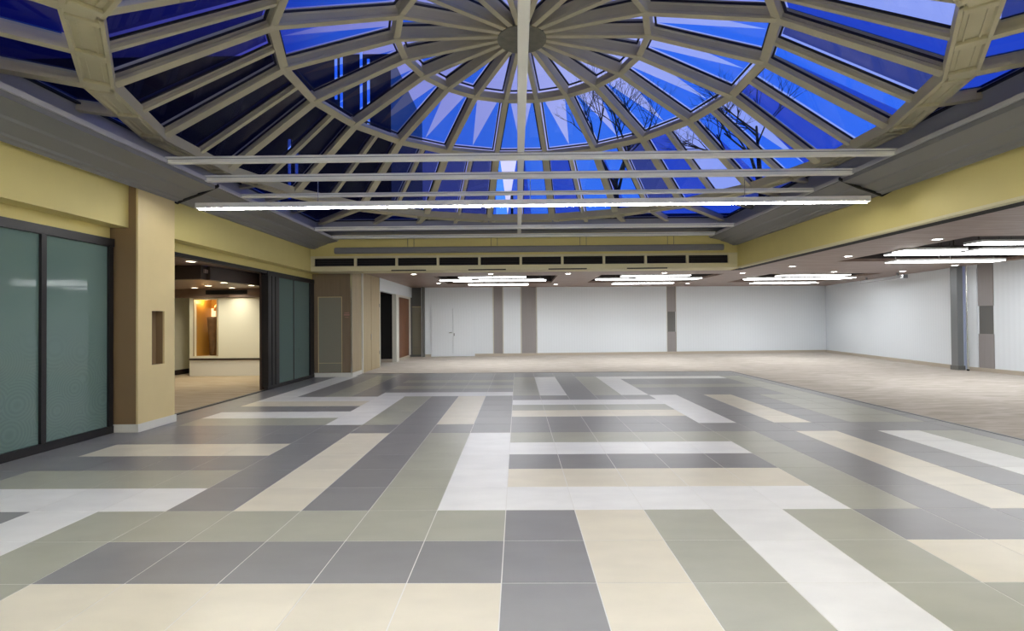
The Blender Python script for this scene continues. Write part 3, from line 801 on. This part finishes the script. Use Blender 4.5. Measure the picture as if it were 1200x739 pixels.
struct(MB().box(XL - .16, XL - .11, 12.06, 14.9, 0, 2.94).build('wall_left', 'shop_dark'), 'dark backing behind the far frosted glass doors', 'wall')

# brown pier block facing the camera
w = MB().box(-6.3, -5.03, 14.87, 15.74, .004, HL)
pier = struct(w.build('wall_left_pier', 'brown_panel'), 'brown pier facing the room with a tall inset smoky glass panel', 'wall')
MB().box(-6.29, -5.03, 14.852, 14.869, 2.43, 3.129).build('wall_panel', 'brown_panel', pier)
MB().box(-6.29, -6.045, 14.852, 14.869, .13, 2.428).build('wall_panel', 'brown_panel', pier)
MB().box(-5.315, -5.03, 14.852, 14.869, .13, 2.428).build('wall_panel', 'brown_panel', pier)
MB().box(-6.04, -5.32, 14.860, 14.869, .145, 2.42).build('glass_panel', 'mirror_glass', pier)
fr = MB(); fr.box(-6.045, -6.03, 14.845, 14.86, .14, 2.43); fr.box(-5.33, -5.315, 14.845, 14.86, .14, 2.43); fr.box(-6.03, -5.33, 14.845, 14.86, 2.415, 2.43)
fr.box(-6.03, -5.33, 14.845, 14.86, .42, .43)
fr.build('panel_frame', 'tan_panel', pier)
MB().box(-6.30, -5.02, 14.83, 14.868, .004, .128).build('skirting', 'skirt_white', pier)
MB().box(-5.029, -5.01, 14.86, 15.74, .13, HL - .005).build('side_cladding', 'wood_light', pier)
MB().box(-5.029, -4.99, 14.84, 15.74, .004, .128).build('skirting', 'skirt_white', pier)
MB().box(-5.055, -5.005, 14.838, 14.859, .13, 3.128).build('corner_trim', 'chrome', pier)
sg = MB(); sg.box(-5.24, -5.10, 14.845, 14.8515, 1.93, 1.955); sg.box(-5.26, -5.09, 14.845, 14.8515, 1.86, 1.905); sg.box(-5.22, -5.12, 14.845, 14.8515, 1.80, 1.82)
tag(sg.build('sign', 'sign_red'), 'small red stacked sign on the brown pier beside the smoky panel', 'sign')
struct(MB().box(-5.04, -4.97, 15.745, 15.82, .004, HL - .002).build('trim_10', 'skirt_white'), 'white upright jamb between the brown pier and folding wood doors', 'trim')
wd = empty('door_2', (-5.03, 16.8, 0), 'pair of light wood folding doors beside the white jamb', 'door', kind='structure')
for a, b in ((15.84, 16.83), (16.86, 17.85)):
    MB().box(-5.07, -5.02, a, b, .012, HL - .004).build('door_leaf', 'wood_light', wd)
hh = MB(); hh.box(-5.018, -4.99, 16.76, 16.79, 1.05, 1.25); hh.build('door_handle', 'chrome', wd)
for z in (.5, 2.2): MB().box(-5.019, -5.005, 17.80, 17.84, z, z + .12).build('hinge', 'steel_grey', wd)
struct(MB().box(-5.2, -5.0, 17.855, 23.25, 2.80, HL).build('wall_left_bulkhead', 'wall_white'), 'pale bulkhead above the dark doorway at the back left', 'wall')
struct(MB().box(-5.1, -5.0, 17.856, 17.91, .004, 2.799).build('trim_11', 'skirt_white'), 'pale jamb at the end of the folding wood doors', 'trim')
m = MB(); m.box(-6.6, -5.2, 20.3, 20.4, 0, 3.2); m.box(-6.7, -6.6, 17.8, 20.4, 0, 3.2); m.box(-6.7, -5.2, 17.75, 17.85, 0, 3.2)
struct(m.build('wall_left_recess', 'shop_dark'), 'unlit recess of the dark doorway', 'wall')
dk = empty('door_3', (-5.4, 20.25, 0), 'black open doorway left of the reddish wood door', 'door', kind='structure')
MB().box(-5.95, -5.16, 20.25, 20.29, .13, 2.8).build('door_leaf', 'gap_black', dk)  # black sheet standing for the darkness inside the open doorway
MB().box(-6.0, -5.16, 20.22, 20.29, .004, .128).build('threshold', 'base_beige', dk)
struct(MB().box(-5.16, -4.98, 20.2, 20.62, .004, 2.799).build('trim_12', 'skirt_white'), 'pale jamb between black doorway and reddish wood door', 'trim')
rd = empty('door_4', (-5.03, 21.6, 0), 'reddish brown wood door beside the black doorway', 'door', kind='structure')
MB().box(-5.1, -5.03, 20.64, 22.75, .12, 2.70).build('door_leaf', 'wood_red', rd)
MB().box(-5.12, -4.99, 20.63, 22.78, .004, .118).build('kick_plate', 'base_beige', rd)
MB().box(-5.12, -4.99, 22.76, 22.95, .12, 2.798).build('frame', 'skirt_white', rd)
MB().box(-5.12, -4.99, 20.63, 22.76, 2.71, 2.798).build('frame', 'skirt_white', rd)
m = MB(); m.box(-5.2, -4.38, 23.32, 23.4, .004, HL)
al = struct(m.build('wall_back_alcove', 'wall_grey_dark'), 'narrow alcove with a tall smoky panel left of the white wall', 'wall')
MB().box(-5.0, -4.44, 23.30, 23.319, .45, 2.35).build('glass_panel', 'mirror_glass', al)
MB().box(-5.0, -4.44, 23.295, 23.319, .10, .44).build('glass_panel', 'mirror_glass', al)
MB().box(-5.0, -4.44, 23.29, 23.319, 2.355, 2.38).build('panel_frame', 'tan_panel', al)
struct(MB().box(-4.46, -4.36, 22.95, 23.31, .004, HL).build('trim_13', 'wall_grey_dark'), 'dark return at the left end of the white back wall', 'trim')
struct(MB().box(-5.25, -5.2, 20.4, 23.4, 0, HL).build('wall_left_end', 'wall_grey_dark'), 'wall behind the reddish door', 'wall')

# ------------------------------------------------------------------ shop beyond the opening
def shop():
    X1 = XL - .06
    f = MB().box(-19, X1, 5, 16.6, -.1, .006)
    struct(f.build('floor', 'floor_planks'), 'pale wood-look floor inside the shop on the left', 'floor')
    W0, W1, YW = -10.15, -9.44, 15.35
    m = MB(); m.box(-10.3, W0, YW, YW + .1, .56, 2.46); m.box(W1, -6.4, YW, YW + .1, .56, 2.46); m.box(W0, W1, YW, YW + .1, .56, .63); m.box(W0, W1, YW, YW + .1, 2.40, 2.46)
    sb_ = struct(m.build('wall_shop_back', 'shop_cream'), 'cream back wall of the shop with a lit display window', 'wall')
    MB().box(-10.31, -6.4, YW - .03, YW + .1, .50, .5595).build('rail', 'dark_brown', sb_)
    MB().box(-10.3, -6.4, YW, YW + .1, .007, .499).build('plinth', 'shop_white', sb_)
    MB().box(-10.31, -10.301, YW - .001, YW + 1.2, .007, 2.74).build('return', 'shop_cream', sb_)
    struct(MB().box(-11.0, -6.4, YW - .06, YW + .1, 2.465, 2.74).build('ceiling_bulkhead', 'wood_ceiling'), 'wood bulkhead over the shop back wall', 'ceiling')
    tag(MB().box(-9.75, -8.45, YW - .075, YW - .0605, 2.56, 2.69).build('air_vent', 'gap_black'), 'long dark slot vent in the shop bulkhead', 'vent')
    w = struct(MB().box(-11.15, -11.0, 5, 16.45, 0, 3.2).build('wall_shop_side', 'shop_cream'), 'cream side wall inside the shop', 'wall')
    MB().box(-10.999, -10.97, 5, 16.45, .007, .16).build('baseboard', 'dark_brown', w)
    m = MB(); m.box(-19, X1, 5, 10.5, 2.90, 2.98); m.box(-6.72, X1, 10.5, 12.6, 2.90, 2.98); m.box(-19, -6.72, 10.5, 16.6, 2.74, 2.82); m.box(-6.72, X1, 12.6, 16.6, 2.74, 2.82)
    struct(m.build('ceiling', 'wood_ceiling'), 'wood ceiling inside the shop', 'ceiling')
    m = MB(); m.box(-11, -6.75, 10.42, 10.62, 2.60, 2.895); m.obox((-6.75, 10.62, 0), (.10, .995, 0), (-.995, .10, 0), (0, 0, 1), 0, 2.0, -.08, .08, 2.60, 2.895); m.box(-6.72, X1 - .002, 12.5, 12.6, 2.6, 2.895)
    struct(m.build('trim_14', 'dark_brown'), 'dark angled drop beam across the shop ceiling', 'trim')
    m = MB(); m.box(-19.1, -19, 5, 16.6, 0, 3.3); m.box(-19, X1 - .1, 4.9, 5, 0, 3.3); m.box(-6.5, -6.4, 14.9, 16.6, 0, 3.3); m.box(-19, -10.4, 16.5, 16.6, 0, 3.3)
    struct(m.build('wall_shop_outer', 'shop_cream'), 'outer walls of the shop', 'wall')
    for x, y, z, wv in ((-6.52, 9.75, 2.9, 'just inside the opening'), (-7.8, 13.0, 2.74, 'behind the drop beam, front middle'), (-8.85, 14.0, 2.74, 'second from left behind the drop beam'), (-9.75, 14.75, 2.74, 'leftmost behind the drop beam'), (-8.7, 14.9, 2.74, 'nearest the slot vent'), (-7.6, 14.0, 2.74, 'rightmost behind the drop beam')):
        downlight(x, y, z, 'round warm shop downlight ' + wv, warm=True, power=L_SHOP, group='warm shop downlights')
    for x, y, wv in ((-9, 9.0, 'left of the one inside the opening'), (-9, 7.5, 'behind the tan column')):
        downlight(x, y, 2.9, 'round warm shop downlight ' + wv, warm=True, power=L_SHOP, group='warm shop downlights')
    # display window
    m = MB(); m.box(W0 - .1, W1 + .1, 16.2, 16.3, .5, 2.6); m.box(W0 - .1, W0, YW + .101, 16.2, .5, 2.6); m.box(W1, W1 + .1, YW + .101, 16.2, .5, 2.6); m.box(W0, W1, YW + .101, 16.2, 2.5, 2.6)
    dp = struct(m.build('display_recess', 'shop_amber'), 'amber lit display recess in the shop back wall', 'display')
    MB().box(W0, W1, YW + .101, 16.2, .5, .62).build('display_floor', 'shop_amber', dp)
    MB().box(W0 + .02, W0 + .16, 16.17, 16.199, 1.38, 2.15).build('backlit_panel', 'glow_pale', dp)
    fr = MB(); fr.box(W0 - .03, W0, YW - .02, YW - .001, .63, 2.43); fr.box(W1, W1 + .04, YW - .02, YW - .001, .63, 2.43); fr.box(W0, W1, YW - .02, YW - .001, 2.401, 2.43)
    fr.build('frame', 'wood_light', dp)
    cb = MB().box(W1 - .21, W1 - .005, 15.95, 16.19, .621, 2.1)
    o = cb.build('cabinet', 'wood_red'); tag(o, 'dark reddish cabinet at the right of the amber display', 'cabinet')
    for z in (1.05, 1.5): MB().box(W1 - .14, W1 - .10, 15.93, 15.9495, z, z + .12).build('handle', 'copper', o)
    t = empty('pendant_lamp', (-9.6, 15.72, 2.0), 'copper dome pendant lamp in the amber display window', 'lamp')
    MB().lathe((-9.6, 15.72, 2.06), [(.15, 0), (.148, .04), (.125, .14), (.07, .22), (.03, .26), (.0, .265)], 24).build('lamp_shade', 'copper', t, smooth=True)
    MB().cyl((-9.6, 15.72, 2.32), .008, .175, 8).build('cord', 'gap_black', t)
    t = MB().lathe((-9.87, 15.85, .621), [(0, 0), (.09, 0), (.105, .03), (.11, .3), (.14, .8), (.17, 1.15), (.175, 1.25), (.15, 1.25), (.13, .9), (0, .7)], 24)
    tag(t.build('vase', 'vase_brown', smooth=True), 'tall flared dark brown vase standing beside the copper lamp', 'vase')
    l = bpy.data.lights.new('display_lamp', 'POINT'); l.energy = 7; l.color = (1, .72, .35); l.shadow_soft_size = .06
    o = bpy.data.objects.new('bulb', l); COL.objects.link(o); o.location = (-10.0, 15.7, 2.35)
    o.parent = dp
shop()

# ------------------------------------------------------------------ outside, seen through the dome
def outside():
    t = empty('tower', (-18, 30, 0), 'dark neighbouring building with thin blue lit strips seen through the left panes', 'building')
    MB().box(-34, -6.9, 27, 36, 0, 16.5).build('wall', 'tower_dark', t)
    for x, z0, z1 in ((-8.2, 12.6, 16.2), (-8.6, 13.4, 16.8), (-9.7, 13.5, 16.5), (-10.0, 14, 16.5), (-12.2, 9, 11.5), (-12.6, 8.5, 11.8), (-15.0, 8, 10)):
        MB().box(x, x + .13, 26.93, 26.999, z0, z1).build('lit_window', 'tower_glow', t)
    t = empty('building', (-1.5, 32, 0), 'small pale lit building beyond the far centre panes', 'building')
    MB().box(-1.25, .2, 30, 31, 0, 11.5).build('wall', 'tower_pale', t)
    MB().box(-.35, -.2, 29.9, 29.999, 8, 9.6).build('window', 'gap_black', t)
    m = MB(); rng = random.Random(3)
    def branch(p, d, L, r, depth):
        q = p + d * L
        up = d; side = up.orthogonal().normalized(); s2 = up.cross(side)
        b = len(m.v)
        for pt, rr in ((p, r), (q, r * .65)):
            for k_ in range(5):
                a = k_ * 2 * math.pi / 5
                m.v.append(tuple(pt + (side * math.cos(a) + s2 * math.sin(a)) * rr))
        for k_ in range(5):
            m.face((b + k_, b + (k_ + 1) % 5, b + 5 + (k_ + 1) % 5, b + 5 + k_))
        if depth == 0: return
        for _ in range(3 if depth > 1 else 2):
            nd = (d + Vector((rng.uniform(-.8, .8), rng.uniform(-.8, .8), rng.uniform(-.25, .5)))).normalized()
            branch(p.lerp(q, rng.uniform(.6, 1)), nd, L * rng.uniform(.6, .8), r * .55, depth - 1)
    for x, y in ((4.5, 21.5), (9.5, 19)):
        branch(Vector((x, y, 4.7)), Vector((-.05, 0, 1)), 3.2, .13, 6)
        o = m.build('tree', 'bark'); m = MB()
        tag(o, 'bare dark branched tree outside, seen through the blue panes' + (' at far right' if x > 6 else ' right of centre'), 'tree')
    
outside()
